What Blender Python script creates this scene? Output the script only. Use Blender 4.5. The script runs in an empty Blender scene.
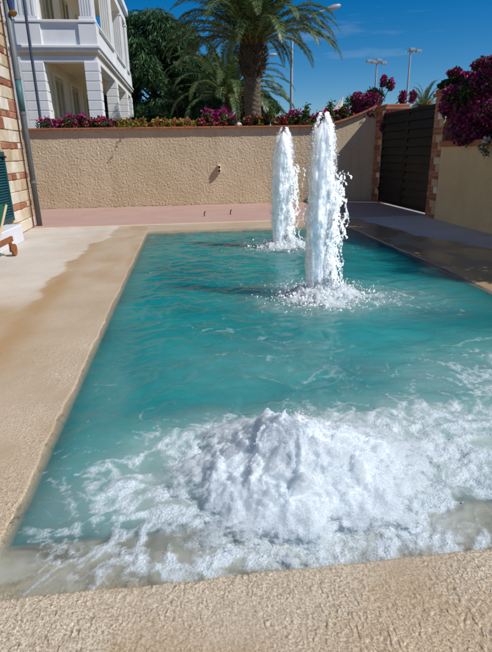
import bpy, math, random
import numpy as np
from mathutils import Vector, Matrix

# ------------------------------------------------------------------ camera, sky, sun, exposure
S = bpy.context.scene
COL = S.collection
H = 1.6
PITCH, YAW, ROLL = math.radians(19.2), math.radians(6.4), math.radians(1.0)
fwd = Vector((math.sin(YAW)*math.cos(PITCH), math.cos(YAW)*math.cos(PITCH), -math.sin(PITCH)))
rt = fwd.cross(Vector((0, 0, 1))).normalized(); up = rt.cross(fwd)
c_, s_ = math.cos(ROLL), math.sin(ROLL)
rt2 = c_*rt - s_*up; up2 = s_*rt + c_*up
cam = bpy.data.cameras.new('camera'); cam_o = bpy.data.objects.new('camera', cam); COL.objects.link(cam_o)
m3 = Matrix((rt2, up2, -fwd)).transposed()
cam_o.matrix_world = Matrix.Translation((0, 0, H)) @ m3.to_4x4()
cam.sensor_fit = 'HORIZONTAL'; cam.sensor_width = 36; cam.lens = 36*500/492
cam.clip_start = 0.05; cam.clip_end = 3000
S.camera = cam_o

ELEV, GRAZE = math.radians(46), math.radians(27)
SUN = Vector((math.cos(ELEV)*math.cos(GRAZE), -math.cos(ELEV)*math.sin(GRAZE), math.sin(ELEV)))
W = bpy.data.worlds.new('World'); S.world = W; W.use_nodes = True
wn = W.node_tree.nodes; wl = W.node_tree.links
bg = wn['Background']
sky = wn.new('ShaderNodeTexSky'); sky.sky_type = 'NISHITA'; sky.sun_disc = False
sky.sun_elevation = ELEV; sky.sun_rotation = math.atan2(SUN.x, SUN.y)
sky.altitude = 300; sky.air_density = 0.9; sky.dust_density = 0.0; sky.ozone_density = 5.0
tc = wn.new('ShaderNodeTexCoord'); mp = wn.new('ShaderNodeMapping')
mp.inputs['Scale'].default_value = (2.0, 2.0, 16.0); mp.inputs['Rotation'].default_value = (0.0, 0.12, 0.0)
mp.inputs['Location'].default_value = (0.9, 0.35, 0.0)
nz = wn.new('ShaderNodeTexNoise'); nz.inputs['Scale'].default_value = 1.6; nz.inputs['Detail'].default_value = 7
nz.inputs['Roughness'].default_value = 0.55
rp = wn.new('ShaderNodeValToRGB'); rp.color_ramp.elements[0].position = 0.60; rp.color_ramp.elements[1].position = 0.86
rp.color_ramp.elements[1].color = (0.35, 0.35, 0.35, 1)
mx = wn.new('ShaderNodeMix'); mx.data_type = 'RGBA'
mx.inputs['B'].default_value = (7.5, 8.3, 9.0, 1)
wl.new(tc.outputs['Generated'], mp.inputs['Vector']); wl.new(mp.outputs['Vector'], nz.inputs['Vector'])
wl.new(nz.outputs['Fac'], rp.inputs['Fac']); wl.new(rp.outputs['Color'], mx.inputs['Factor'])
hs = wn.new('ShaderNodeHueSaturation'); hs.inputs['Saturation'].default_value = 1.42
wl.new(sky.outputs['Color'], hs.inputs['Color']); wl.new(hs.outputs['Color'], mx.inputs['A']); wl.new(mx.outputs['Result'], bg.inputs['Color'])
bg.inputs['Strength'].default_value = 0.085
sl = bpy.data.lights.new('sun', 'SUN'); sl.energy = 4.0; sl.angle = math.radians(0.5); sl.color = (1.0, 0.96, 0.91)
sun_o = bpy.data.objects.new('sun', sl); COL.objects.link(sun_o)
sun_o.rotation_euler = (-SUN).to_track_quat('-Z', 'Y').to_euler(); sun_o.location = SUN*30
S.view_settings.view_transform = 'Standard'; S.view_settings.look = 'None'
S.view_settings.exposure = 0.0; S.view_settings.gamma = 1.0; S.view_settings.use_curve_mapping = False
S.cycles.use_denoising = True
S.cycles.max_bounces = 10; S.cycles.diffuse_bounces = 8; S.cycles.transparent_max_bounces = 24
S.cycles.caustics_reflective = False; S.cycles.caustics_refractive = False

rng = np.random.default_rng(7)
random.seed(7)

# ------------------------------------------------------------------ noise
_perm = np.random.default_rng(3).permutation(256); _perm = np.concatenate([_perm, _perm, _perm])
_grad = np.random.default_rng(4).normal(size=(256, 3)); _grad /= np.linalg.norm(_grad, axis=1)[:, None]
def pnoise(x, y, z=0.0):
    x, y, z = np.broadcast_arrays(np.asarray(x, float), np.asarray(y, float), np.asarray(z, float))
    xi, yi, zi = np.floor(x).astype(int), np.floor(y).astype(int), np.floor(z).astype(int)
    xf, yf, zf = x-xi, y-yi, z-zi
    u, v, w = (t*t*t*(t*(t*6-15)+10) for t in (xf, yf, zf))
    def g(a, b, c):
        i = _perm[_perm[_perm[(xi+a) & 255]+((yi+b) & 255)]+((zi+c) & 255)]
        G = _grad[i]
        return G[..., 0]*(xf-a)+G[..., 1]*(yf-b)+G[..., 2]*(zf-c)
    l = lambda a, b, t: a+(b-a)*t
    return 1.5*l(l(l(g(0, 0, 0), g(1, 0, 0), u), l(g(0, 1, 0), g(1, 1, 0), u), v),
                 l(l(g(0, 0, 1), g(1, 0, 1), u), l(g(0, 1, 1), g(1, 1, 1), u), v), w)
def fbm(x, y, z=0.0, o=4, gain=0.5):
    s, a = 0, 1.0
    for k in range(o):
        s = s+a*pnoise(np.asarray(x)*2**k+k*17.3, np.asarray(y)*2**k-k*9.1, np.asarray(z)*2**k+k*5.7); a *= gain
    return s
def billow(x, y, z=0.0, o=4, gain=0.5):
    s, a = 0, 1.0
    for k in range(o):
        s = s+a*(np.abs(pnoise(np.asarray(x)*2**k+k*17.3, np.asarray(y)*2**k-k*9.1, np.asarray(z)*2**k+k*5.7))); a *= gain
    return s
def sstep(a, b, x):
    t = np.clip((np.asarray(x)-a)/(b-a), 0, 1); return t*t*(3-2*t)

# ------------------------------------------------------------------ materials
def lin(c):
    return tuple((v/255/12.92 if v/255 <= .04045 else ((v/255+.055)/1.055)**2.4) for v in c)
class NT:
    def __init__(s, name):
        s.m = bpy.data.materials.new(name); s.m.use_nodes = True; s.t = s.m.node_tree; s.n = s.t.nodes; s.l = s.t.links
        s.b = s.n['Principled BSDF']; s.out = s.n['Material Output']
        s.tc = s.n.new('ShaderNodeTexCoord')
    def noise(s, scale, detail=4, rough=0.55, vec=None, dist=0.0):
        n = s.n.new('ShaderNodeTexNoise'); n.inputs['Scale'].default_value = scale; n.inputs['Detail'].default_value = detail
        n.inputs['Roughness'].default_value = rough; n.inputs['Distortion'].default_value = dist
        s.l.new(vec if vec is not None else s.tc.outputs['Object'], n.inputs['Vector']); return n.outputs['Fac']
    def voro(s, scale, feat='F1', vec=None):
        n = s.n.new('ShaderNodeTexVoronoi'); n.feature = feat; n.inputs['Scale'].default_value = scale
        s.l.new(vec if vec is not None else s.tc.outputs['Object'], n.inputs['Vector']); return n.outputs['Distance']
    def mapv(s, scale=(1, 1, 1), rot=(0, 0, 0)):
        n = s.n.new('ShaderNodeMapping'); n.inputs['Scale'].default_value = scale; n.inputs['Rotation'].default_value = rot
        s.l.new(s.tc.outputs['Object'], n.inputs['Vector']); return n.outputs['Vector']
    def ramp(s, fac, p0, p1, c0=(0, 0, 0), c1=(1, 1, 1)):
        n = s.n.new('ShaderNodeValToRGB'); e = n.color_ramp.elements
        e[0].position, e[1].position = p0, p1; e[0].color = (*c0, 1); e[1].color = (*c1, 1)
        s.l.new(fac, n.inputs['Fac']); return n.outputs['Color']
    def mix(s, fac, a, b, blend='MIX'):
        n = s.n.new('ShaderNodeMix'); n.data_type = 'RGBA'; n.blend_type = blend
        for k, v in (('Factor', fac), ('A', a), ('B', b)):
            if isinstance(v, (int, float)): n.inputs[k].default_value = v
            elif isinstance(v, tuple): n.inputs[k].default_value = (*v, 1)
            else: s.l.new(v, n.inputs[k])
        return n.outputs['Result']
    def math(s, op, a, b=0.0, clamp=False):
        n = s.n.new('ShaderNodeMath'); n.operation = op; n.use_clamp = clamp
        for k, v in ((0, a), (1, b)):
            if isinstance(v, (int, float)): n.inputs[k].default_value = v
            else: s.l.new(v, n.inputs[k])
        return n.outputs[0]
    def attr(s, name):
        n = s.n.new('ShaderNodeAttribute'); n.attribute_name = name; return n.outputs['Fac']
    def island(s):
        return s.n.new('ShaderNodeNewGeometry').outputs['Random Per Island']
    def orand(s):
        return s.n.new('ShaderNodeObjectInfo').outputs['Random']
    def bump(s, h, strength=0.3, dist=0.02, normal=None):
        n = s.n.new('ShaderNodeBump'); n.inputs['Strength'].default_value = strength; n.inputs['Distance'].default_value = dist
        s.l.new(h, n.inputs['Height'])
        if normal is not None: s.l.new(normal, n.inputs['Normal'])
        return n.outputs['Normal']
    def set(s, **k):
        for key, v in k.items():
            i = s.b.inputs[{'color': 'Base Color', 'rough': 'Roughness', 'normal': 'Normal', 'spec': 'Specular IOR Level', 'metal': 'Metallic', 'trans': 'Transmission Weight', 'sss': 'Subsurface Weight', 'ior': 'IOR'}[key]]
            if isinstance(v, (int, float)): i.default_value = v
            elif isinstance(v, tuple): i.default_value = (*v, 1)
            else: s.l.new(v, i)
        return s
def plain(name, c, rough=0.7, var=0.15, scale=6, bump=0.0, bscale=60, metal=0.0, spec=0.4):
    t = NT(name); n = t.noise(scale, 5)
    lo = tuple(v*(1-var) for v in c); hi = tuple(min(1, v*(1+var)) for v in c)
    col = t.mix(t.ramp(n, .3, .7), lo, hi)
    t.set(color=col, rough=rough, metal=metal, spec=spec)
    if bump: t.set(normal=t.bump(t.noise(bscale, 4), bump, 0.01))
    return t.m
def leafmat(name, cols, rough=0.5, transl=0.25, spec=0.3):
    t = NT(name); r = t.island()
    n = t.n.new('ShaderNodeValToRGB'); e = n.color_ramp.elements
    e[0].position = 0; e[0].color = (*cols[0], 1); e[1].position = 1; e[1].color = (*cols[-1], 1)
    for k, c in enumerate(cols[1:-1]): q = e.new((k+1)/(len(cols)-1)); q.color = (*c, 1)
    t.l.new(r, n.inputs['Fac']); t.set(color=n.outputs['Color'], rough=rough, spec=spec)
    tr = t.n.new('ShaderNodeBsdfTranslucent'); t.l.new(n.outputs['Color'], tr.inputs['Color'])
    ms = t.n.new('ShaderNodeMixShader'); ms.inputs[0].default_value = transl
    t.l.new(t.b.outputs[0], ms.inputs[1]); t.l.new(tr.outputs[0], ms.inputs[2]); t.l.new(ms.outputs[0], t.out.inputs['Surface'])
    return t.m
M = {}
# ------------------------------------------------------------------ mesh helpers
def link(o, parent=None):
    COL.objects.link(o)
    if parent is not None: o.parent = parent
    return o
def npmesh(name, V, F, mat, parent=None, smooth=False, attrs=None):
    V = np.asarray(V, np.float32); F = np.asarray(F, np.int32); k = F.shape[1]
    me = bpy.data.meshes.new(name); me.vertices.add(len(V)); me.vertices.foreach_set('co', V.ravel())
    me.loops.add(F.size); me.loops.foreach_set('vertex_index', F.ravel())
    me.polygons.add(len(F)); me.polygons.foreach_set('loop_start', np.arange(0, F.size, k, dtype=np.int32))
    if smooth: me.polygons.foreach_set('use_smooth', np.ones(len(F), bool))
    for a, d in (attrs or {}).items():
        at = me.attributes.new(a, 'FLOAT', 'POINT'); at.data.foreach_set('value', np.asarray(d, np.float32).ravel())
    me.update(calc_edges=True); me.validate()
    if mat is not None: me.materials.append(mat)
    return link(bpy.data.objects.new(name, me), parent)
class MB:
    def __init__(s): s.v = []; s.f = []
    def add(s, v, f):
        b = len(s.v); s.v += [tuple(p) for p in v]; s.f += [tuple(i+b for i in q) for q in f]; return s
    def box(s, x0, x1, y0, y1, z0, z1, bev=0.0, jit=0.0):
        if bev <= 0:
            v = [(x, y, z) for z in (z0, z1) for y in (y0, y1) for x in (x0, x1)]
            return s.add(v, [(0, 2, 3, 1), (4, 5, 7, 6), (0, 1, 5, 4), (2, 6, 7, 3), (0, 4, 6, 2), (1, 3, 7, 5)])
        b = bev; v = []; f = []
        X, Y, Z = (x0, x1), (y0, y1), (z0, z1)
        idx = {}
        for i in (0, 1):
            for j in (0, 1):
                for k in (0, 1):
                    sx, sy, sz = 1-2*i, 1-2*j, 1-2*k
                    J = [random.uniform(-jit, jit) for _ in range(3)]
                    for a in range(3):
                        p = [X[i]+sx*b, Y[j]+sy*b, Z[k]+sz*b]; p[a] = (X[i], Y[j], Z[k])[a]
                        idx[i, j, k, a] = len(v); v.append([p[q]+J[q] for q in range(3)])
        g = lambda i, j, k, a: idx[i, j, k, a]
        f += [(g(0, 0, 0, 0), g(0, 0, 1, 0), g(0, 1, 1, 0), g(0, 1, 0, 0)), (g(1, 0, 0, 0), g(1, 1, 0, 0), g(1, 1, 1, 0), g(1, 0, 1, 0)),
              (g(0, 0, 0, 1), g(1, 0, 0, 1), g(1, 0, 1, 1), g(0, 0, 1, 1)), (g(0, 1, 0, 1), g(0, 1, 1, 1), g(1, 1, 1, 1), g(1, 1, 0, 1)),
              (g(0, 0, 0, 2), g(0, 1, 0, 2), g(1, 1, 0, 2), g(1, 0, 0, 2)), (g(0, 0, 1, 2), g(1, 0, 1, 2), g(1, 1, 1, 2), g(0, 1, 1, 2))]
        for i in (0, 1):
            for j in (0, 1): f.append((g(i, j, 0, 0), g(i, j, 1, 0), g(i, j, 1, 1), g(i, j, 0, 1)))
            for k in (0, 1): f.append((g(i, 0, k, 0), g(i, 1, k, 0), g(i, 1, k, 2), g(i, 0, k, 2)))
        for j in (0, 1):
            for k in (0, 1): f.append((g(0, j, k, 1), g(1, j, k, 1), g(1, j, k, 2), g(0, j, k, 2)))
        for i in (0, 1):
            for j in (0, 1):
                for k in (0, 1): f.append((g(i, j, k, 0), g(i, j, k, 1), g(i, j, k, 2)))
        return s.add(v, f)
    def tube(s, pts, rad, n=8, cap=True):
        pts = [Vector(tuple(float(q) for q in p)) for p in pts]; rad = [float(q) for q in rad] if hasattr(rad, '__len__') else [rad]*len(pts)
        v = []; f = []; ref = None
        for k, p in enumerate(pts):
            d = (pts[min(k+1, len(pts)-1)]-pts[max(k-1, 0)]).normalized()
            if ref is None:
                ref = d.orthogonal().normalized()
            ref = (ref-d*ref.dot(d)).normalized(); q = d.cross(ref)
            for a in range(n):
                t = 2*math.pi*a/n; v.append(p+rad[k]*(math.cos(t)*ref+math.sin(t)*q))
        for k in range(len(pts)-1):
            for a in range(n): b = (a+1) % n; f.append((k*n+a, k*n+b, (k+1)*n+b, (k+1)*n+a))
        if cap: f.append(tuple(range(n))[::-1]); f.append(tuple((len(pts)-1)*n+a for a in range(n)))
        return s.add(v, f)
    def prism(s, poly, y0, y1, axis='y'):
        n = len(poly)
        mk = {'y': lambda p, y: (p[0], y, p[1]), 'x': lambda p, y: (y, p[0], p[1]), 'z': lambda p, y: (p[0], p[1], y)}[axis]
        v = [mk(p, y0) for p in poly]+[mk(p, y1) for p in poly]
        f = [tuple(range(n)), tuple(range(2*n-1, n-1, -1))]+[(i, i+n, (i+1) % n+n, (i+1) % n) for i in range(n)]
        return s.add(v, f)
    def build(s, name, mat, parent=None, smooth=False, bevel=0.0):
        me = bpy.data.meshes.new(name); me.from_pydata(s.v, [], s.f); me.update()
        import bmesh
        bm = bmesh.new(); bm.from_mesh(me); bmesh.ops.recalc_face_normals(bm, faces=bm.faces)
        if bevel: bmesh.ops.bevel(bm, geom=bm.edges[:], offset=bevel, segments=2, affect='EDGES', clamp_overlap=True)
        bm.to_mesh(me); bm.free()
        if smooth:
            me.polygons.foreach_set('use_smooth', [True]*len(me.polygons))
        me.materials.append(mat)
        return link(bpy.data.objects.new(name, me), parent)
def tag(o, label=None, cat=None, group=None, kind=None):
    if label: o['label'] = label
    if cat: o['category'] = cat
    if group: o['group'] = group
    if kind: o['kind'] = kind
    return o
def empty(name, loc=(0, 0, 0), label=None, cat=None, group=None):
    o = bpy.data.objects.new(name, None); o.empty_display_size = 0.2; o.location = loc; COL.objects.link(o)
    return tag(o, label, cat, group)
def copy_tree(o, parent=None):
    c = o.copy(); COL.objects.link(c); c.parent = parent
    for ch in list(o.children): copy_tree(ch, c)
    return c
def axis(*segs):
    out = [segs[0][0]]
    for a, b, st in segs:
        n = max(1, int(round((b-a)/st))); out += list(np.linspace(a, b, n+1)[1:])
    return np.array(out)
def gridfaces(ny, nx):
    i = np.arange((ny-1)*(nx-1)); r = i//(nx-1); c = i % (nx-1); a = r*nx+c
    return np.stack([a, a+1, a+nx+1, a+nx], 1)

# ------------------------------------------------------------------ pool deck, pool basin and water
XL, XR, YN, YF = -0.89, 3.53, 1.54, 11.17
t = NT('deck_resin')
wet, rgh = t.attr('wet'), t.attr('grit')
n1, n2, n3 = t.noise(1.3, 5), t.noise(22, 5), t.noise(130, 3)
dry = t.mix(t.ramp(n1, .3, .7), lin((200, 191, 177)), lin((216, 208, 196)))
st = t.attr('stain')
wetc = t.mix(t.ramp(n1, .3, .75), lin((184, 164, 138)), lin((202, 184, 160)))
wetc = t.mix(st, wetc, lin((176, 148, 112)))
col = t.mix(wet, dry, wetc)
def ridged(scale, vec=None):
    o_ = t.noise(scale, 5, .6, vec, .4); t.n[-1].noise_type = 'RIDGED_MULTIFRACTAL'; return o_
rdg = ridged(38, t.mapv((1.3, .75, 1)))
gritc = t.mix(t.ramp(t.noise(120, 4, .7), .38, .62), lin((156, 134, 102)), lin((240, 228, 204)))
gritc = t.mix(t.math('MULTIPLY', t.ramp(rdg, .2, .9), .5), gritc, lin((222, 206, 176)))
col = t.mix(t.math('MULTIPLY', rgh, .9), col, gritc)
col = t.mix(t.math('MULTIPLY', st, .38), col, lin((182, 148, 104)))
col = t.mix(t.math('MULTIPLY', t.ramp(n3, .45, .75), 0.22), col, lin((134, 112, 84)))
rg = t.mix(wet, (0.85,)*3, t.mix(rgh, (0.42,)*3, (.36,)*3))
rg = t.mix(t.attr('gloss'), rg, (.10,)*3)
nb = t.bump(n2, 0.12, 0.02); dryf = t.math('SUBTRACT', 1.0, t.math('MULTIPLY', t.attr('gloss'), .85)); nb = t.bump(t.math('MULTIPLY', t.noise(75, 5, .65), dryf), 0.35, 0.012, nb); nb = t.bump(t.math('MULTIPLY', n3, dryf), 0.25, 0.006, nb)
nb = t.bump(t.math('MULTIPLY', rdg, rgh), .8, .012, nb)
t.set(color=col, rough=rg, normal=nb, spec=0.4); M['deck'] = t.m

dx = axis((-9, -3.6, .2), (-3.6, -1.5, .035), (-1.5, -.95, .012), (-.95, 1.35, .0075), (1.35, 4.0, .03), (4.0, 6.0, .06))
dy = axis((-5, 0.9, .25), (0.9, 1.06, .02), (1.06, 1.85, .0075), (1.85, 4, .022), (4, 12.08, .035))
X, Y = np.meshgrid(dx, dy)
edge = 0.022*fbm(X*1.3, Y*1.3, 1.0, 4)+0.006*fbm(X*9, Y*9, 2.0, 3)
dl, dr, dn, df = X-XL+edge, XR-X+edge, Y-YN+edge*0.8, YF-Y+edge
def prof(d, ledge, dep, slope):
    return np.where(d < 0, 0, np.where(d < ledge, -dep*sstep(-0.02, 1, d/ledge), -dep-np.clip((d-ledge)*slope, 0, 1.25)))
zl = prof(dl, .035, .10, 6.0); zr = prof(dr, .06, .10, 4.0); zn = np.where(dn < .27, -.058*sstep(0, .05, dn)-.02*sstep(.1, .27, dn), -.078-np.clip((dn-.27)*5, 0, 1.25)); zf = prof(df, .3, .10, 1.0)
fz = np.maximum(np.maximum(zl, zr), np.maximum(zn, zf)); fz = np.maximum(fz, -1.3)
near = sstep(2.6, 1.4, Y)*sstep(-2.0, -1.0, X)
grit = np.clip(near*(0.75+0.5*fbm(X*2, Y*2, 5.0))+0.8*sstep(.5, .05, np.abs(X-XL+.16))*sstep(6.5, 3.5, Y)*(fz > -.05)*np.clip(fbm(X*3, Y*2.0, 8., 4)+.55, 0, 1), 0, 1)
Z = 0.012+fz+0.004*fbm(X*3, Y*3, 3., 3)+grit*(0.0015*fbm(X*14, Y*9, 4., 2, .6)+.0075*(.45-np.abs(fbm(X*58+2*pnoise(X*9, Y*9, 1.), Y*42, 6., 2, .6))))
Z += 0.02*sstep(1.5, .9, Y)*0.3
Z = np.where((X < -3.6) | (Y < .9), 0.012, Z)
bnd = -1.86+0.16*fbm(X*0.6, Y*1.1, 11., 4)+0.03*fbm(X*5, Y*6, 12., 3)+0.25*sstep(8.3, 11, Y)+.10*sstep(6, 3, Y)*0
wetm = sstep(-.035, .035, X-bnd)
bnd2 = 5.05+0.25*fbm(X*1.2, Y*.9, 15., 4)-.9*sstep(7, 11, Y)
wetm = wetm*(1-sstep(-.05, .05, X-bnd2))
wetm = np.maximum(wetm, sstep(5.3, 4.3, Y+X*.5+.4*fbm(X, Y, 33., 3)))
stain = np.clip(np.exp(-((X-(-1.72-.10*(Y-6)*.3+.10*fbm(Y*.8, X, 21., 3)))/.17)**2)*(0.6+.7*fbm(X*1.5, Y*.9, 19., 4))*sstep(2.5, 4.5, Y), 0, 1)
stain = np.maximum(stain, np.clip(.75*sstep(.0, .5, fbm(X*.8, Y*.45, 27., 4)), 0, .5)*(X < XL))
stain = np.maximum(stain, sstep(1.48, 1.2, Y+.2*fbm(X*1.5, Y*3, 41., 4)-.16*(X-.4))*(X > -.35)*.8)
stain = np.maximum(stain, .85*(X > XR)*wetm)
deck = npmesh('pool_deck', np.stack([X, Y, Z], -1).reshape(-1, 3), gridfaces(len(dy), len(dx)), M['deck'], smooth=True,
              attrs=dict(wet=wetm, grit=grit, stain=stain, gloss=(X > XR)*wetm*sstep(-.35, .25, fbm(X*1.6, Y*1.1, 63., 4)+.05)))
tag(deck, 'beige resin pool deck with wet patches sloping into the sunken pool basin', kind='structure')

# jets and bubbler positions
J1, J2, BB = (1.56, 8.62), (1.40, 5.42), (0.50, 2.16)
wx = axis((-1.0, 1.7, .011), (1.7, 3.7, .014)); wy = axis((1.06, 3.0, .0105), (3.0, 5.0, .018), (5.0, 11.3, .03))
X, Y = np.meshgrid(wx, wy)
rb = np.hypot(X-BB[0], (Y-BB[1])*1.0); r1 = np.hypot(X-J1[0], Y-J1[1]); r2 = np.hypot(X-J2[0]-.12, Y-J2[1])
wxp = X+.12*fbm(X*2.2, Y*2.2, 50., 3); wyp = Y+.12*fbm(X*2.2, Y*2.2, 60., 3)
turb = np.exp(-(rb/1.5)**2)+.45*np.exp(-(r2/1.1)**2)+.35*np.exp(-(r1/1.1)**2)
inp = sstep(YN-.02, YN+.35, Y)
Hh = (.018*fbm(X*1.6, Y*2.4, 70., 3)+.018*fbm(wxp*4, wyp*6.5, 71., 3)+.0035*fbm(X*14, Y*18, 72., 2))*(0.6+.8*turb)
Hh += .022*np.clip(turb, 0, 1)*(0.5-1.1*billow(wxp*3.2, wyp*3.2, 73., 4))
Hh += .010*np.sin(r2*16+1.5*fbm(X*2, Y*2, 5.))*np.exp(-r2/.8)+.009*np.sin(r1*15+1.5*fbm(X*2, Y*2, 9.))*np.exp(-r1/.9)
Hh *= inp
edge_d = np.minimum(np.minimum(X-XL, XR-X), YF-Y)
Hh *= 0.35+.65*sstep(0, .5, edge_d)
Hw = 0.002+Hh
# thin film washing over the near rim
arc = Y-(1.275+.17*np.clip(X-.1, 0, 3)**1.3+.035*fbm(X*2.5, Y*2.5, 97., 4))
film = -.03
inp2 = sstep(YN-.03, YN+.03, Y)
Hw = np.where(Y < YN+.05, Hw*inp2+film*(1-inp2), Hw)
# foam coverage
rid = 1-np.abs(fbm(wxp*2.6, wyp*2.6, 90., 5, .6)); rid2 = 1-np.abs(fbm(wxp*8, wyp*8, 91., 4, .65))
lace = np.clip(.62*rid+.38*rid2, 0, 1)
cov = np.zeros_like(X)
dxr = X-BB[0]
elong = np.hypot(dxr/np.where(dxr > 0, 1.9, 1.15), (Y-BB[1]-.16*np.clip(dxr, 0, 3))/np.where(Y > BB[1]+.16*np.clip(dxr, 0, 3), .66, 1.15))
cov = 1.34*np.exp(-(elong/1.0)**2.4)
cov = np.maximum(cov, .70*np.exp(-((X-2.5)/1.3)**2-((Y-2.95)/.85)**2))
cov = np.maximum(cov, .78*np.exp(-((r2/.75)**2)))
cov = np.maximum(cov, .55*np.exp(-(((X-J2[0]-.75)/.75)**2+((Y-J2[1]+.15)/.7)**2)))
cov = np.maximum(cov, .72*np.exp(-((r1/.6)**2)))
cov = np.maximum(cov, .22*np.exp(-((X-.7)/1.1)**2-((Y-3.6)/.8)**2))
cov = np.maximum(cov, .20*np.exp(-((X+.62)/.25)**2-((Y-3.2)/1.0)**2))
foam = sstep(.0, .85, .92*cov+1.9*(lace-.88)-.10*(1-cov))
foam *= sstep(YN-.03, YN+.05, Y+.03*fbm(X*4, Y*4, 95., 3))*sstep(-.02, .1, edge_d)
strk = 1-np.abs(fbm(wxp*1.3+.5*fbm(X*.8, Y*.8, 7.), wyp*2.4, 93., 4, .45))
foam = np.maximum(foam, .40*sstep(.955, 1.0, strk)*sstep(-.1, .5, fbm(X*.9, Y*.7, 94., 3)+.25*sstep(6, 3, Y))*sstep(.03, .2, edge_d))
lap = np.exp(-(arc/.05)**2)*sstep(.1, .45, X)*np.clip(.35+1.3*fbm(X*14, Y*22, 98., 4, .65), 0, 1)
Hw = Hw+.02*foam*np.clip(cov, 0, 1)*(billow(X*16, Y*16, 99., 3))
foam = np.maximum(foam, np.clip(.95*np.exp(-(rb/.62)**4)*(.75+.5*lace), 0, 1))
# floor depth under the water, same profile as the basin
dl, dr, dn, df = X-XL, XR-X, Y-YN, YF-Y
wf = np.maximum(np.maximum(prof(dl, .035, .10, 6.0), prof(dr, .06, .10, 4.0)), np.maximum(np.where(dn < .27, -.058*sstep(0, .05, dn)-.02*sstep(.1, .27, dn), -.078-np.clip((dn-.27)*5, 0, 1.25)), prof(df, .3, .10, 1.0)))
depth = np.clip(-np.maximum(wf, -1.3), 0, 2)
milk = np.clip(np.clip(cov, 0, 1.1)**1.1*(.85+.35*fbm(wxp*3, wyp*3, 140., 4)), 0, 1)*sstep(YN-.02, YN+.08, Y)
milk = np.maximum(milk, np.clip(.62+.55*fbm(wxp*5, wyp*5, 150., 4, .6), .2, .95)*sstep(YN-.02, YN+.05, Y)*sstep(YN+.36, YN+.25, Y))
t = NT('pool_water')
dep, fo = t.attr('depth'), t.attr('foam')
alpha = t.math('SUBTRACT', 1.0, t.math('POWER', 2.718, t.math('MULTIPLY', dep, -4.5)))
mk = t.attr('milk')
alpha = t.math('MULTIPLY', t.math('MAXIMUM', alpha, t.math('MULTIPLY', mk, .92)), .985)
nA = t.noise(2.2, 4, .55); nB = t.noise(9, 5, .6, t.mapv((1, 1.6, 1))); nC = t.noise(48, 4, .6)
nrm = t.bump(nB, 0.16, 0.04); nrm = t.bump(nC, .08, .006, nrm)
dcol = t.mix(t.ramp(t.noise(.8, 4, .6, dist=.6), .3, .72), lin((8, 112, 117)), lin((36, 146, 144)))
dcol = t.mix(t.ramp(dep, .05, .26), lin((208, 204, 180)), dcol)
dcol = t.mix(t.math('MULTIPLY', mk, .72), dcol, lin((196, 204, 196)))
dif = t.n.new('ShaderNodeSubsurfaceScattering'); dif.falloff = 'BURLEY'; t.l.new(dcol, dif.inputs['Color']); t.l.new(nrm, dif.inputs['Normal'])
dif.inputs['Scale'].default_value = 1.1; dif.inputs['Radius'].default_value = (.8, 1.0, 1.0)
df0 = t.n.new('ShaderNodeBsdfDiffuse'); t.l.new(dcol, df0.inputs['Color']); t.l.new(nrm, df0.inputs['Normal'])
md = t.n.new('ShaderNodeMixShader'); t.l.new(t.math('MULTIPLY', t.ramp(dep, .25, .9), .95), md.inputs[0]); tw = t.n.new('ShaderNodeBsdfTranslucent'); t.l.new(dcol, tw.inputs['Color']); mt_ = t.n.new('ShaderNodeMixShader'); mt_.inputs[0].default_value = .25; t.l.new(df0.outputs[0], mt_.inputs[1]); t.l.new(tw.outputs[0], mt_.inputs[2]); t.l.new(mt_.outputs[0], md.inputs[1]); t.l.new(dif.outputs[0], md.inputs[2])
tra = t.n.new('ShaderNodeBsdfTransparent'); tra.inputs['Color'].default_value = (.95, .98, .97, 1)
m1 = t.n.new('ShaderNodeMixShader'); t.l.new(alpha, m1.inputs[0]); t.l.new(tra.outputs[0], m1.inputs[1]); t.l.new(md.outputs[0], m1.inputs[2])
gl = t.n.new('ShaderNodeBsdfGlossy'); gl.inputs['Roughness'].default_value = .06; t.l.new(nrm, gl.inputs['Normal'])
fr = t.n.new('ShaderNodeFresnel'); fr.inputs['IOR'].default_value = 1.33; t.l.new(nrm, fr.inputs['Normal'])
m2 = t.n.new('ShaderNodeMixShader'); t.l.new(t.math('MULTIPLY', fr.outputs[0], 1.0), m2.inputs[0]); t.l.new(m1.outputs[0], m2.inputs[1]); t.l.new(gl.outputs[0], m2.inputs[2])
fb = t.noise(26, 6, .68); fb2 = t.voro(75)
fn = t.bump(fb, .35, .02); fn = t.bump(fb2, .45, .008, fn)
fd = t.b; t.set(color=t.mix(t.ramp(t.noise(190, 3, .7), .36, .62), lin((176, 194, 200)), lin((232, 239, 242))), rough=.6, normal=fn, spec=.2)
ff = t.math('ADD', fo, t.math('MULTIPLY', t.math('SUBTRACT', fb, .5), 1.0))
ff = t.math('ADD', ff, t.math('MULTIPLY', t.math('SUBTRACT', t.noise(9, 5, .65), .5), .7))
ff = t.math('ADD', ff, t.math('MULTIPLY', t.math('SUBTRACT', t.noise(110, 4, .65), .5), .75))
ff = t.math('MULTIPLY', t.ramp(ff, .18, 1.0), t.ramp(fo, .02, .22))
ff = t.math('MULTIPLY', ff, .9)
m3_ = t.n.new('ShaderNodeMixShader'); t.l.new(ff, m3_.inputs[0]); t.l.new(m2.outputs[0], m3_.inputs[1]); t.l.new(fd.outputs[0], m3_.inputs[2])
t.l.new(m3_.outputs[0], t.out.inputs['Surface']); M['water'] = t.m
water = npmesh('water', np.stack([X, Y, Hw], -1).reshape(-1, 3), gridfaces(len(wy), len(wx)), M['water'], smooth=True,
               attrs=dict(depth=depth, foam=foam, milk=milk))
tag(water, 'rippling turquoise pool water streaked with white foam', kind='structure')

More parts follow.
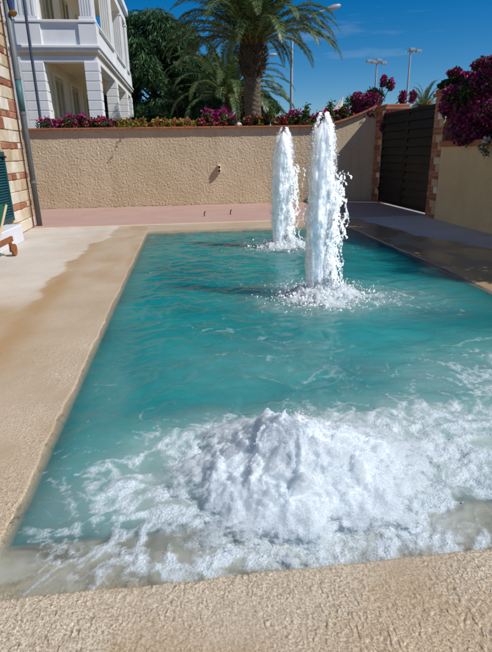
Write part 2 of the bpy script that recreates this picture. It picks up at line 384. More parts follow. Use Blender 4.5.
# ------------------------------------------------------------------ surrounding ground sheets
M['earth'] = plain('dry_earth', (.30, .26, .20), .9, .25, 1.5, .4, 30)
M['road'] = plain('pale_road', (.36, .34, .31), .9, .12, 2, .3, 60)
gx0, gx1, gy0, gy1 = -1.3, 3.9, 1.0, 11.6
mb = MB()
for a in ((-900, gx0, -900, 900), (gx1, 900, -900, 900), (gx0, gx1, -900, gy0), (gx0, gx1, gy1, 900)):
    mb.add([(a[0], a[2], -.02), (a[1], a[2], -.02), (a[1], a[3], -.02), (a[0], a[3], -.02)], [(0, 1, 2, 3)])
tag(mb.build('ground', M['road']), 'pale dusty ground spreading beyond the walls', kind='structure')
t = NT('pink_concrete')
n = t.noise(1.2, 5); br = t.n.new('ShaderNodeTexBrick'); br.inputs['Scale'].default_value = 1.0
br.inputs['Brick Width'].default_value = .4; br.inputs['Row Height'].default_value = .2; br.inputs['Mortar Size'].default_value = .003
br.inputs['Color1'].default_value = (*lin((186, 152, 138)), 1); br.inputs['Color2'].default_value = (*lin((182, 147, 133)), 1); br.inputs['Mortar'].default_value = (*lin((176, 141, 127)), 1)
t.l.new(t.tc.outputs['Object'], br.inputs['Vector'])
col = t.mix(t.ramp(n, .3, .75), br.outputs['Color'], lin((192, 160, 146)))
t.set(color=col, rough=.85, normal=t.bump(t.noise(60, 4), .25, .01)); M['pink'] = t.m
mb = MB().box(-9, 6.0, 12.10, 16.36, -.15, .03, .012)
tag(mb.build('pavement', M['pink']), 'dusty pink paving between the pool deck and the garden wall', kind='structure')
M['kerb'] = plain('pale_kerb', lin((205, 188, 165)), .85, .1, 4, .2, 50)
mb = MB().box(-9, 6.0, 12.03, 12.098, -.15, .026, .01)
tag(mb.build('kerb', M['kerb']), 'thin pale kerb in front of the pink paving', kind='structure')
mb = MB().box(-40, 5.85, 16.75, 60, -.5, 2.12).box(-7, 5.85, 16.745, 17.4, 2.0, 2.27)
tag(mb.build('terrace', M['earth']), 'raised earth terrace behind the garden wall', kind='structure')

# ------------------------------------------------------------------ back wall of rough stucco
t = NT('rough_stucco')
n = t.noise(.9, 5); nn = t.noise(26, 4, .6)
col = t.mix(t.ramp(n, .3, .7), lin((198, 179, 147)), lin((213, 195, 165)))
col = t.mix(t.math('MULTIPLY', t.ramp(nn, .5, .7), .25), col, lin((170, 140, 110)))
drip = t.ramp(t.noise(2.4, 5, .65, t.mapv((2.2, 2.2, .22))), .5, .78)
col = t.mix(t.math('MULTIPLY', drip, .38), col, lin((158, 134, 106)))
col = t.mix(t.math('MULTIPLY', t.ramp(t.noise(.5, 4, .6), .45, .7), .35), col, lin((222, 204, 178)))
t.set(color=col, rough=.92, normal=t.bump(nn, .45, .02), spec=.15); M['stucco'] = t.m
M['smooth_stucco'] = plain('smooth_stucco', lin((196, 177, 147)), .9, .08, 1.5, .25, 40, spec=.15)
M['terracotta'] = plain('terracotta', lin((172, 112, 84)), .85, .2, 3, .3, 40)
def walltop(x): return 2.30+.56*np.clip((x-4.0)/2.05, 0, 1)**1.8
wall = empty('garden_wall', (0.5, 16.5, 0), 'rough ochre stucco garden wall with terracotta coping curving up to the gate', 'wall')
def P(o, root):
    o.parent = root; o.matrix_parent_inverse = Matrix.Translation(-Vector(root.location)); return o
xs = axis((-7.0, 6.6, .017)); zs = np.linspace(0, 1, 130)
X, T = np.meshgrid(xs, zs); Zw = T*walltop(X)
rough = .011*fbm(X*20, Zw*22, 120., 3, .6)+.004*fbm(X*3, Zw*3, 122., 2)
rough *= 1-.85*sstep(4.55, 5.0, X)
Yw = 16.40-rough
bf = np.stack([X, Yw, Zw], -1).reshape(-1, 3)
P(npmesh('wall_face', bf, gridfaces(len(zs), len(xs)), M['stucco'], smooth=True), wall)
px = np.concatenate([[-7.0], np.linspace(4, 6.05, 24), [6.6]])
poly = [(-7.0, -.2), (6.6, -.2)]+[(x, walltop(x)-.004) for x in px[::-1]]
P(MB().prism(poly, 16.43, 16.74).build('wall_core', M['smooth_stucco']), wall)
cx = list(np.linspace(-7.0, 4.0, 29))+list(np.linspace(4, 6.05, 8)[1:])
for a, b in zip(cx[:-1], cx[1:]):
    za, zb = walltop(a), walltop(b); g = .004
    poly = [(a+g, za), (b-g, zb), (b-g, zb+.05), (a+g, za+.05)]
    P(MB().prism(poly, 16.285+random.uniform(-.004, .004), 16.8).build('coping_tile', M['terracotta'], bevel=.006), wall)

# small twin spout on the wall
sp = empty('wall_spout', (1.07, 16.4, 1.0), 'small cream twin wall spout with two dark holes on the stucco', 'spout')
M['cream'] = plain('cream_paint', lin((222, 204, 178)), .6, .06)
M['dark'] = plain('dark_hole', (.012, .010, .009), .6)
P(MB().box(1.02, 1.13, 16.26, 16.42, .98, 1.24, .03).build('housing', M['cream'], smooth=False), sp)
for z in (1.055, 1.165): P(MB().tube([(1.075, 16.262, z), (1.075, 16.246, z)], .038, 14).build('nozzle', M['dark']), sp)
# two small ground hooks on the paving
for x, y in ((.45, 13.3), (1.15, 13.5)):
    h = MB().tube([(x, y, .03), (x, y, .10), (x+.015, y, .14), (x+.04, y, .15)], .013, 6).build('ground_hook', M['dark'])
    tag(h, 'small dark bent hook standing in the pink paving', 'hook', 'hooks in the pink paving')

# ------------------------------------------------------------------ gate, piers and right wall
M['gate'] = plain('gate_paint', (.0045, .006, .006), .5, .2, 5, spec=.22)
gate = empty('driveway_gate', (6.0, 13.8, 0), 'dark charcoal double gate of wide horizontal boards between two brick piers', 'gate')
for y0, y1 in ((12.08, 13.78), (13.80, 15.52)):
    zt = 2.60
    mb = MB().box(5.965, 6.03, y0, y0+.09, .07, zt, .006).box(5.965, 6.03, y1-.09, y1, .07, zt, .006)
    mb.box(5.97, 6.025, y0+.085, y1-.085, .07, .18, .006).box(5.97, 6.025, y0+.085, y1-.085, zt-.09, zt, .006)
    leaf = P(mb.build('gate_leaf', M['gate']), gate)
    bp = MB().box(6.0225, 6.0285, y0+.086, y1-.086, .17, zt-.02).build('light_stop_sheet', M['gate']); bp.parent = leaf  # thin sheet added behind the slats to stop sun leaking through
    n = 11; hz = (zt-.27)/n
    base = None
    for k in range(n):
        z0 = .18+k*hz
        if base is None:
            base = MB().add([(5.955, y0+.088, 0), (5.955, y1-.088, 0), (6.0, y1-.088, hz+.012), (6.0, y0+.088, hz+.012),
                             (5.985, y0+.088, 0), (5.985, y1-.088, 0), (6.02, y1-.088, hz+.012), (6.02, y0+.088, hz+.012)],
                            [(0, 1, 2, 3), (7, 6, 5, 4), (0, 4, 5, 1), (3, 2, 6, 7), (0, 3, 7, 4), (1, 5, 6, 2)])
            me = base.build('slat', M['gate']).data; o = bpy.data.objects['slat'] if k == 0 and y0 < 13 else bpy.data.objects[-1]
            for q in [q for q in bpy.data.objects if q.data == me]: o = q
        else:
            o = link(bpy.data.objects.new('slat', me))
        o.parent = leaf; o.location = (0, 0, z0)
    for z in (.45, 2.25):
        yy = y0+.012 if y0 < 13 else y1-.012
        o = MB().tube([(5.955, yy, z-.06), (5.955, yy, z+.06)], .018, 8).build('hinge', M['gate']); o.parent = leaf
M['brick'] = []
for k, c in enumerate(((164, 112, 88), (150, 98, 76), (176, 126, 102))):
    M['brick'].append(plain('brick_clay_%d' % k, lin(c), .9, .2, 9, .5, 50, spec=.15))
M['stone'] = []
for k, c in enumerate(((208, 192, 164), (194, 172, 140), (222, 212, 194))):
    M['stone'].append(plain('lime_stone_%d' % k, lin(c), .9, .15, 7, .5, 35, spec=.15))
M['mortar'] = plain('mortar', lin((190, 165, 134)), .95, .15, 8, .5, 60, spec=.1)
def pier(name, x0, x1, y0, y1, zt, label):
    r = empty(name, ((x0+x1)/2, (y0+y1)/2, 0), label, 'pier')
    P(MB().box(x0, x1, y0, y1, -.1, zt).build('core', M['mortar']), r)
    # left (-X) face and front (-Y) face: courses of brick with stone blocks
    z = .02; k = 0
    while z < zt-.1:
        st = k % 4 in (1, 2); h = .085 if not st else .16; h = min(h, zt-.02-z)
        if h < .04: break
        def piece(face, a, b, stone):
            m = random.choice(M['stone'] if stone else M['brick']); pr = random.uniform(.008, .02)
            g = .006
            if face == 'x': mb = MB().box(x0-pr, x0+.05, a+g, b-g, z+g, z+h-g, .008, .003)
            else: mb = MB().box(a+g, b-g, y0-pr, y0+.05, z+g, z+h-g, .008, .003)
            P(mb.build('stone' if stone else 'brick', m), r)
        n = 2
        cut = y0+(y1-y0)*(.36 if k % 2 else .62)
        piece('x', y0-.014, cut, st); piece('x', cut, y1, (not st) and False)
        cut = x0+(x1-x0)*(.6 if k % 2 else .38)
        piece('y', x0+.052, cut, False); piece('y', cut, x1, st and k % 3 == 0)
        z += h; k += 1
    P(MB().box(x0-.07, x1+.07, y0-.07, y1+.07, zt, zt+.07, .012).box(x0-.03, x1+.03, y0-.03, y1+.03, zt+.072, zt+.15, .02).build('cap', M['terracotta']), r)
    return r
pier('gate_pier', 5.87, 6.32, 11.56, 12.03, 2.72, 'brick and stone gate pier at the end of the cream boundary wall')
pier('gate_pier', 6.08, 6.75, 15.56, 16.38, 2.72, 'brick gate pier where the stucco garden wall ends, topped by bougainvillea')
# pale boulder on top of near pier
def rock(name, c, s, mat, label, cat, seed, group=None, tilt=0.0, taper=0.0):
    n = 18; th = np.linspace(0, math.pi, n); ph = np.linspace(0, 2*math.pi, 2*n, endpoint=False)
    T, Pp = np.meshgrid(th, ph, indexing='ij')
    d = np.stack([np.sin(T)*np.cos(Pp), np.sin(T)*np.sin(Pp), np.cos(T)], -1)
    rr = 1+.30*fbm(d[..., 0]*1.4+seed, d[..., 1]*1.4, d[..., 2]*1.4, 4)
    v = d*rr[..., None]*np.array(s)
    tp = 1-taper*np.clip(v[..., 2]/s[2], -1, 1)
    v[..., 0] *= tp; v[..., 1] *= tp; v[..., 0] += tilt*v[..., 2]
    v[..., 2] -= v[..., 2].min()
    F = []
    for i in range(n-1):
        for j in range(2*n): F.append((i*2*n+j, (i+1)*2*n+j, (i+1)*2*n+(j+1) % (2*n), i*2*n+(j+1) % (2*n)))
    o = npmesh(name, v.reshape(-1, 3), F, mat); o.location = c
    return tag(o, label, cat, group)
M['pale_rock'] = plain('pale_rock', lin((214, 206, 194)), .9, .15, 3, .5, 18)
rock('boulder', (6.15, 11.8, 2.865), (.22, .18, .09), M['pale_rock'], 'pale grey stone lying on top of the brick gate pier', 'stone', 3.)
rw = empty('boundary_wall', (6.1, 4, 0), 'cream plastered boundary wall with brown coping under the purple bougainvillea', 'wall')
t = NT('cream_plaster'); n = t.noise(1.2, 5); n2 = t.noise(9, 5, .6)
col = t.mix(t.ramp(n, .3, .7), lin((206, 184, 140)), lin((220, 200, 158)))
col = t.mix(t.math('MULTIPLY', t.ramp(n2, .55, .75), .3), col, lin((170, 146, 106)))
t.set(color=col, rough=.92, normal=t.bump(t.noise(55, 4), .3, .01), spec=.15); M['cream_plaster'] = t.m
ys = axis((-4, 11.555, .06)); zs = np.linspace(-.1, 1.64, 40); Yg, Zg = np.meshgrid(ys, zs)
P(npmesh('wall_face', np.stack([5.87-.006*fbm(Yg*2, Zg*2, 5., 4), Yg, Zg], -1).reshape(-1, 3), gridfaces(len(zs), len(ys)), M['cream_plaster'], smooth=True), rw)
P(MB().box(5.90, 6.25, -4, 11.55, -.1, 1.638).build('wall_core', M['cream_plaster']), rw)
for k in range(28):
    y0 = -4+k*15.55/28; y1 = y0+15.55/28
    P(MB().box(5.80+random.uniform(-.004, .004), 6.32, y0+.004, y1-.004, 1.642, 1.76, .012).build('coping_block', M['terracotta']), rw)

# ------------------------------------------------------------------ foliage generators
def leaf_quads(C, size, asp=.5, droop=0.0, dirs=None, fold=.15):
    n = len(C)
    d = rng.normal(size=(n, 3)) if dirs is None else dirs+rng.normal(size=(n, 3))*.35
    d[:, 2] -= droop; d /= np.linalg.norm(d, axis=1)[:, None]
    a = rng.normal(size=(n, 3)); s = np.cross(d, a); s /= np.linalg.norm(s, axis=1)[:, None]
    nn = np.cross(d, s)
    L = size*rng.uniform(.6, 1.35, n)[:, None]; Wd = L*asp*.5
    p0 = C; p2 = C+d*L; mid = C+d*L*.5+nn*L*fold
    V = np.stack([p0, mid+s*Wd, p2, mid-s*Wd], 1).reshape(-1, 3)
    F = np.arange(4*n).reshape(-1, 4)
    return V, F
def clump_points(centers, radii, n, shell=.55):
    k = len(centers); idx = rng.integers(0, k, n)
    d = rng.normal(size=(n, 3)); d /= np.linalg.norm(d, axis=1)[:, None]
    r = shell+(1-shell)*rng.random(n)**.7; r *= rng.uniform(.85, 1.1, n)
    return np.array(centers)[idx]+d*np.array(radii)[idx]*r[:, None], d
M['magenta'] = leafmat('magenta_bracts', [lin((120, 20, 80)), lin((170, 30, 110)), lin((205, 50, 140)), lin((190, 60, 150))], .6, .35)
M['purple'] = leafmat('purple_bracts', [lin((100, 18, 72)), lin((150, 28, 100)), lin((185, 45, 125)), lin((205, 70, 150))], .6, .35)
M['leaf_dark'] = leafmat('dark_leaves', [lin((28, 46, 26)), lin((45, 66, 34)), lin((66, 86, 44)), lin((90, 104, 58))], .5, .2)
M['leaf_mid'] = leafmat('mid_leaves', [lin((50, 78, 40)), lin((74, 104, 52)), lin((104, 128, 66))], .5, .3)
M['leaf_yellow'] = leafmat('yellow_green_leaves', [lin((96, 112, 44)), lin((150, 150, 60)), lin((186, 168, 76))], .5, .3)
M['red'] = leafmat('red_flowers', [lin((150, 40, 60)), lin((190, 60, 80)), lin((205, 90, 100))], .6, .3)
M['white_petals'] = leafmat('white_petals', [lin((216, 210, 204)), lin((240, 236, 230))], .6, .3)
M['wood_stem'] = plain('woody_stem', (.12, .085, .055), .9, .3, 12)
def twigs(root_pt, ends, r=.02):
    mb = MB()
    for e in ends:
        a, b = Vector(root_pt), Vector(e); mid = (a+b)/2+Vector((random.uniform(-.1, .1), random.uniform(-.1, .1), .12))
        mb.tube([a, mid, b], [r, r*.7, r*.3], 5)
    return mb
def bougainvillea(loc, label, centers, radii, nl, nf, lsize, base, cmat):
    r = empty('bougainvillea', loc, label, 'shrub')
    C, d = clump_points(centers, radii, nl, .35); V, F = leaf_quads(C, lsize, .6, .2)
    P(npmesh('foliage', V, F, M['leaf_dark']), r)
    sel = rng.random(len(centers)) < .75; sel[0] = True
    fc = [c for c, s in zip(centers, sel) if s]; fr_ = [tuple(np.array(q)*1.04) for q, s in zip(radii, sel) if s]
    C, d = clump_points(fc, fr_, nf, .75); V, F = leaf_quads(C, lsize*.8, .9, .0)
    P(npmesh('blossoms', V, F, cmat), r)
    P(twigs(base, [centers[i] for i in range(0, len(centers), max(1, len(centers)//9))]+[c for c, q in zip(centers, radii) if q[0] < .12], .022).build('stem', M['wood_stem']), r)
    return r
# right one, spilling over the boundary wall
cs, rs = [], []
for k in range(110):
    y = random.uniform(4.5, 11.35); x = random.uniform(5.75, 7.2)
    top = 3.05+.12*math.sin(y*1.7)+(.25 if y < 9.8 else 0)-.25*max(0, y-10.6)
    z = random.uniform(1.85, top); 
    if x < 5.9: z = random.uniform(1.85, 2.9)
    s = random.uniform(.22, .42); cs.append((x, y, z)); rs.append((s, s*1.1, s*.8))
for k in range(14):      # arching sprays
    y = random.uniform(9.6, 11.8); cs.append((random.uniform(5.9, 6.4), y, random.uniform(2.95, 3.25)-.12*max(0, y-11.2))); s = random.uniform(.10, .2); rs.append((s, s*1.6, s*.5))
for k in range(26):
    s = random.uniform(.16, .3); cs.append((random.uniform(5.72, 6.3), random.uniform(10.2, 11.15), random.uniform(1.82, 2.8))); rs.append((s, s, s))
bougainvillea((6.4, 8, 0), 'large purple bougainvillea spilling over the cream boundary wall', cs, rs, 60000, 40000, .08, (6.5, 8.5, .0), M['purple'])
# the one on the far pier
cs, rs = [], []
for k in range(26):
    a = random.uniform(0, 6.28); rr = random.uniform(0, .62)
    cs.append((6.05+rr*math.cos(a)*.85, 16.82+rr*math.sin(a)*.5, random.uniform(2.75, 3.45)-.25*rr)); s = random.uniform(.13, .25); rs.append((s, s, s*.85))
for p in ((6.55, 16.6, 3.5), (6.35, 16.7, 3.62), (5.6, 16.7, 2.85), (5.75, 16.65, 2.8), (6.8, 16.2, 3.1), (7.0, 15.9, 3.1), (6.08, 15.5, 2.5), (6.02, 15.58, 2.25)):
    cs.append(p); rs.append((.09, .1, .16))
bougainvillea((6.2, 16.6, 2.12), 'bushy magenta bougainvillea crowning the far brick gate pier', cs, rs, 6500, 4200, .085, (6.2, 16.85, 2.1), M['magenta'])
# white flowering spray on the boundary wall
r = empty('oleander', (5.95, 9.55, 0), 'white flowering spray hanging over the cream boundary wall', 'shrub')
C, d = clump_points([(5.78, 9.6, 1.72), (5.72, 9.62, 1.62), (5.72, 9.5, 1.5)], [(.07, .09, .07), (.1, .12, .05), (.08, .1, .07)], 160, .2)
V, F = leaf_quads(C, .06, .35, .4); P(npmesh('foliage', V, F, M['leaf_dark']), r)
C, d = clump_points([(5.74, 9.58, 1.74), (5.72, 9.62, 1.58)], [(.06, .07, .06), (.05, .06, .05)], 130, .3)
V, F = leaf_quads(C, .05, .8); P(npmesh('blossoms', V, F, M['white_petals']), r)
P(MB().tube([(5.98, 9.55, 1.80), (5.8, 9.58, 1.83), (5.72, 9.6, 1.55)], [.012, .01, .006], 5).build('stem', M['wood_stem']), r)

# flowering plants along the wall top
def plant_proto(lm, fm, h, w, nl, nf, ls, fs, label, group):
    r = empty('flowering_plant', (0, 0, 0), label, 'plant', group)
    cs = [(random.uniform(-w, w), random.uniform(-w*.6, w*.6), random.uniform(.1, h)) for _ in range(9)]
    rs = [(w*.4, w*.4, h*.28)]*9
    C, d = clump_points(cs, rs, nl, .2); V, F = leaf_quads(C, ls, .45, -.3); npmesh('foliage', V, F, lm, r)
    C, d = clump_points([(c[0], c[1], c[2]+h*.12) for c in cs[::2]], [(w*.35, w*.35, h*.25)]*5, nf, .4); V, F = leaf_quads(C, fs, .9); npmesh('blossoms', V, F, fm, r)
    return r
protos = [
    plant_proto(M['leaf_mid'], M['magenta'], .34, .20, 160, 150, .09, .07, 'low plant covered in magenta blossoms in the bed along the wall top', 'magenta plants along the wall top'),
    plant_proto(M['leaf_yellow'], M['red'], .24, .20, 220, 60, .09, .06, 'low yellow-green plant with few red flowers in the bed along the wall top', 'yellow-green plants along the wall top'),
    plant_proto(M['leaf_dark'], M['red'], .30, .20, 200, 110, .09, .07, 'low dark-leaved plant with rosy red flowers in the bed along the wall top', 'red flowered plants along the wall top'),
    plant_proto(M['leaf_mid'], M['white_petals'], .55, .22, 300, 14, .10, .05, 'taller upright green shrub with few pale flowers in the bed along the wall top', 'green shrubs along the wall top')]
used = [False]*4
def place(k, x, y, z, s):
    o = protos[k] if not used[k] else copy_tree(protos[k]); used[k] = True
    o.location = (x, y, z); o.rotation_euler.z = random.uniform(0, 6.28); o.scale = (s, s, s*random.uniform(.8, 1.2))
x = -4.1
while x < 5.9:
    if x < -2.1: k = random.choice((0, 0, 0, 2))
    elif x < .9: k = random.choice((1, 1, 2, 1))
    elif x < 2.0: k = random.choice((0, 2, 2))
    elif x < 3.3: k = random.choice((1, 3, 2))
    else: k = random.choice((3, 3, 2, 0))
    place(k, x, random.uniform(16.70, 16.90), 2.22+max(0, float(walltop(x))-2.3)*.8, random.uniform(.95, 1.35))
    if k == 3: place(2, x+.08, 16.68, 2.24+max(0, float(walltop(x))-2.3)*.8, .7)
    x += random.uniform(.16, .24)
for k, (x, y) in enumerate(((.35, 16.66), (.95, 16.67), (1.75, 16.66), (3.2, 16.66), (3.75, 16.9), (4.55, 16.7))):
    rock('stone', (x, y, 2.34), (.10, .07, .06), M['pale_rock'], 'small pale stone set among the flowers on the wall top', 'stone', k*3.3+1, 'small stones along the wall top')
for k, (x, h) in enumerate(((4.68, .40), (5.1, .46), (5.6, .3))):
    rock('boulder', (x, 17.6, 2.2), (.29, .2, h), M['pale_rock'], ['pointed pale stone slab leaning beyond the wall top flowers', 'tallest pointed pale stone slab leaning beyond the wall top', 'rounded grey stone beside the pointed slabs beyond the wall'][k], 'stone', 11.+k*5, None, .45 if k < 2 else 0, .75 if k < 2 else .1)

# ------------------------------------------------------------------ palms
M['frond'] = leafmat('palm_leaflets', [lin((48, 68, 38)), lin((72, 96, 54)), lin((100, 122, 72)), lin((132, 146, 96))], .42, .25, .5)
M['rachis'] = plain('palm_rachis', lin((112, 118, 62)), .6, .15)
M['trunk'] = plain('palm_trunk', (.13, .095, .065), .95, .35, 8, .6, 30)
M['boot'] = leafmat('palm_leaf_bases', [(.06, .04, .025), (.10, .065, .04), (.16, .11, .065)], .9, .0)
M['boot_yellow'] = leafmat('palm_young_bases', [lin((120, 92, 40)), lin((170, 140, 60)), lin((150, 120, 70))], .7, .1)
def frond_mesh(L, elev, seed, npair=84):
    r = np.random.default_rng(seed); n = 26
    pts = [np.zeros(3)]; ang = elev; ds = L/n; dirs = []
    for k in range(n):
        tt = k/n
        ang -= (.012+.105*tt**1.3)*(.5+.75*max(0, math.cos(ang)))*r.uniform(.9, 1.1)
        ang = max(ang, -1.45); d = np.array([math.cos(ang), 0, math.sin(ang)]); dirs.append(d); pts.append(pts[-1]+d*ds)
    pts = np.array(pts); dirs = np.array(dirs+[dirs[-1]])
    V, F = [], []
    for k in range(npair):
        t_ = .10+.89*k/(npair-1); f = t_*n; i = min(int(f), n-1); w = f-i
        p = pts[i]*(1-w)+pts[i+1]*w; d = dirs[i]; up_ = np.array([-d[2], 0, d[0]])
        ln = L*.105*(math.sin(math.pi*min(1, t_*.92+.06))**.55)*r.uniform(.85, 1.1)
        for sgn in (-1, 1):
            sd = np.array([0, sgn, 0.])
            v = d*.62+sd*.70+up_*.28*r.uniform(.2, 1.3); v[2] -= .18; v /= np.linalg.norm(v)
            nrm = np.cross(v, d); nrm /= np.linalg.norm(nrm); wd = ln*.06
            b = len(V); tip = p+v*ln; tip[2] -= ln*.14
            mid = p+v*ln*.45
            V += [p, mid+np.cross(nrm, v)*wd, tip, mid-np.cross(nrm, v)*wd]; F.append((b, b+1, b+2, b+3))
    me = npmesh('frond', V, F, M['frond'])
    mb = MB().tube([tuple(q) for q in pts[::2]], list(np.linspace(L*.008, L*.0015, len(pts[::2]))), 5)
    ra = mb.build('rachis', M['rachis'], me)
    return me
def palm(loc, trunk_h, r0, L, nf, label, seed, crown_scale=1.0, low=-.75):
    root = empty('date_palm', loc, label, 'palm tree')
    R = random.Random(seed)
    n, m = 60, 28
    zz = np.linspace(0, trunk_h, n); th = np.linspace(0, 2*math.pi, m, endpoint=False)
    T, Zt = np.meshgrid(th, zz)
    rr = r0*(1+.10*np.exp(-Zt/.5))+.025*np.sin(Zt*38+2*np.sin(T*5))+.02*fbm(np.cos(T)*2, np.sin(T)*2, Zt*3, 3)
    V = np.stack([rr*np.cos(T), rr*np.sin(T), Zt], -1).reshape(-1, 3)
    F = [(i*m+j, i*m+(j+1) % m, (i+1)*m+(j+1) % m, (i+1)*m+j) for i in range(n-1) for j in range(m)]
    npmesh('trunk', V, F, M['trunk'], root, smooth=True)
    # bulging head of cut leaf bases
    hb = max(.5, min(1.25, 1.25*r0/.30)); V = []; F = []; Vy = []; Fy = []
    def headr(u): return r0*(1.0+.95*math.sin(math.pi*min(1, u*.80+.06))**.8)
    nrow = 15
    mb = MB()
    mb.tube([(0, 0, trunk_h-.05+hb*u) for u in np.linspace(0, 1, 12)], [headr(u)*.86 for u in np.linspace(0, 1, 12)], 20)
    mb.build('crown_head', M['trunk'], root)
    for i in range(nrow):
        u = i/(nrow-1)
        for j in range(18):
            a = 2*math.pi*(j+.5*(i % 2))/18+R.uniform(-.08, .08); rd = headr(u)
            z = trunk_h+hb*u; e = np.array([math.cos(a), math.sin(a), 0]); s = np.array([-e[1], e[0], 0])
            p = e*rd*.84+np.array([0, 0, z-.1]); tip = e*(rd+R.uniform(.03, .09)+.12*max(0, u-.75))+np.array([0, 0, z+R.uniform(.0, .06)+.3*max(0, u-.8)]); w = r0*.16
            tgt = (V, F) if u < .82 else (Vy, Fy); b = len(tgt[0])
            tgt[0].extend([p-s*w, p+s*w, tip+s*w*.55, tip-s*w*.55, tip+s*w*.5-np.array([0, 0, .07])-e*.02, tip-s*w*.5-np.array([0, 0, .07])-e*.02])
            tgt[1].extend([(b, b+1, b+2, b+3), (b+3, b+2, b+4, b+5)])
    npmesh('leaf_bases', V, F, M['boot'], root); npmesh('young_leaf_bases', Vy, Fy, M['boot_yellow'], root)
    ctop = trunk_h+hb*.95
    els = [1.45, 1.25, 1.05, .85, .65, .45, .25, .05, -.2, -.45]
    els = [e for e in els if e >= low]
    lib = {}
    for k in range(nf):
        e = els[min(len(els)-1, int(len(els)*((k+.5)/nf)**.85))]
        key = (e, R.randrange(2))
        if key not in lib: o = frond_mesh(L*(.86 if e > 1.2 else 1.0), e, seed*50+int(e*100)+key[1]*7+500); lib[key] = o
        else: o = copy_tree(lib[key])
        o.parent = root; a = k*2.39996+R.uniform(-.15, .15)
        rad = r0*.75*math.cos(e*.8)
        o.location = (rad*math.cos(a), rad*math.sin(a), ctop-.25*(1-(e+.5)/2)); sc = R.uniform(.9, 1.1)
        o.rotation_euler = (R.uniform(-.12, .12), 0, a); o.scale = (sc,)*3
    return root
palm((2.78, 21.0, 2.1), 2.25, .30, 3.5, 96, 'tall date palm with thick pineapple-shaped head rising behind the garden wall', 3, low=.4)
palm((2.46, 28.5, 2.1), 1.25, .46, 3.9, 60, 'shorter date palm with arching fronds behind the tall palm', 5, low=.0)
palm((9.3, 20.0, 0), 2.6, .16, 1.15, 34, 'small young palm standing outside beyond the dark gate', 9, low=-.2)

# ------------------------------------------------------------------ trees and bushes behind the wall
M['pine'] = leafmat('feathery_needles', [lin((34, 60, 40)), lin((50, 80, 50)), lin((72, 104, 66)), lin((96, 126, 84))], .55, .25, .2)
M['bush'] = leafmat('bush_leaves', [lin((36, 62, 38)), lin((58, 88, 54)), lin((86, 116, 76))], .5, .25, .3)
M['bark'] = plain('bark', (.10, .075, .055), .95, .3, 8, .6, 30)
def tree(name, loc, label, h, w, nclump, nleaf, ls, asp, mat, seed, zlow=.1, droop=.9, cat='tree', flat=.55, group=None):
    r = empty(name, loc, label, cat, group); R = random.Random(seed)
    cs, rs = [], []
    for k in range(nclump):
        u = R.uniform(zlow, 1); a = R.uniform(0, 6.283); rad = w*(math.sin(math.pi*min(1, .12+.78*u))**.7)*math.sqrt(R.uniform(.15, 1))
        cs.append((rad*math.cos(a), rad*math.sin(a), h*u)); s = w*R.uniform(.20, .34); rs.append((s, s, s*flat))
    C, d = clump_points(cs, rs, nleaf, .5)
    out = d.copy(); out[:, 2] = out[:, 2]*.3
    V, F = leaf_quads(C, ls, asp, droop, out)
    npmesh('crown', V, F, mat, r)
    mb = MB().tube([(0, 0, -.2), (.05, 0, h*.3), (-.05, .05, h*.6), (0, 0, h*.9)], [h*.03, h*.024, h*.016, h*.006], 9)
    for c in cs[::3]: mb.tube([(0, 0, max(.2, c[2]*.6)), (c[0]*.5, c[1]*.5, c[2]*.8), c], [h*.01, h*.006, h*.003], 5)
    mb.build('trunk', M['bark'], r)
    return r
tree('tree', (-1.6, 33.5, 2.1), 'dense dark green feathery tree beside the white house', 6.9, 3.1, 160, 80000, .38, .17, M['pine'], 1, .02)
tree('tree', (1.6, 37.5, 2.1), 'dark feathery tree between the dense tree and the palms', 5.2, 3.0, 110, 46000, .38, .17, M['pine'], 2, .02)
tree('tree', (8.3, 7.0, 0), 'unseen leafy garden tree added behind the purple bougainvillea and boundary wall', 5.4, 1.9, 60, 16000, .2, .4, M['leaf_dark'], 8, .25, .1, flat=.8)  # out-of-view tree, added because the shade over deck and water implies one
bs = [(-.2, 28.5, 2.6, 1.2, 'round mid green bush left of the short date palm'), (1.2, 22.6, 1.5, .75, 'leafy green bush in front of the short date palm'),
      (4.1, 29.5, 2.4, 1.0, 'leafy green bush between the two date palm trunks'), (-1.5, 24.0, 1.0, .8, 'low green bush by the corner of the white house'), (4.2, 20.6, .75, .5, 'low leafy bush right of the tall palm trunk')]
for k, (x, y, h, w, lb) in enumerate(bs):
    tree('bush', (x, y, 2.1), lb, h, w, 26, 7000, .16, .4, M['bush'], 20+k, .1, -.1, 'bush', .8)

# ------------------------------------------------------------------ street lamps and poles
M['galv'] = plain('galvanised_steel', (.42, .44, .46), .5, .1, 4, metal=.3)
M['lamp_head'] = plain('lamp_head', (.34, .35, .36), .4, .05)
def street_lamp(base, ht, arm_to, label, r=.09, both=False):
    o = empty('street_lamp', base, label, 'street lamp')
    MB().tube([(0, 0, 0), (0, 0, ht*.5), (0, 0, ht)], [r*1.25, r, r*.8], 12).build('pole', M['galv'], o)
    for s in ((1, -1) if both else (1,)):
        ax, az = arm_to; p0 = Vector((0, 0, ht-.15)); p1 = Vector((s*ax*.2, 0, ht+az*.33)); p2 = Vector((s*ax*.58, 0, ht+az*.86)); p3 = Vector((s*ax, 0, ht+az))
        MB().tube([p0, p1, p2, p3], [r*.6, r*.55, r*.5, r*.45], 8).build('arm', M['galv'], o)
        d = (p3-p2).normalized(); q = p3+d*.05
        hd = MB().tube([q, q+d*.12, q+d*.5, q+d*.85, q+d*.95], [.06, .13, .17, .12, .03], 10).build('lamp_head', M['lamp_head'], o, smooth=True)
    return o
street_lamp((7.15, 35, 0), 8.1, (2.1, 1.75), 'tall street lamp with long curved arm behind the palms', .10)
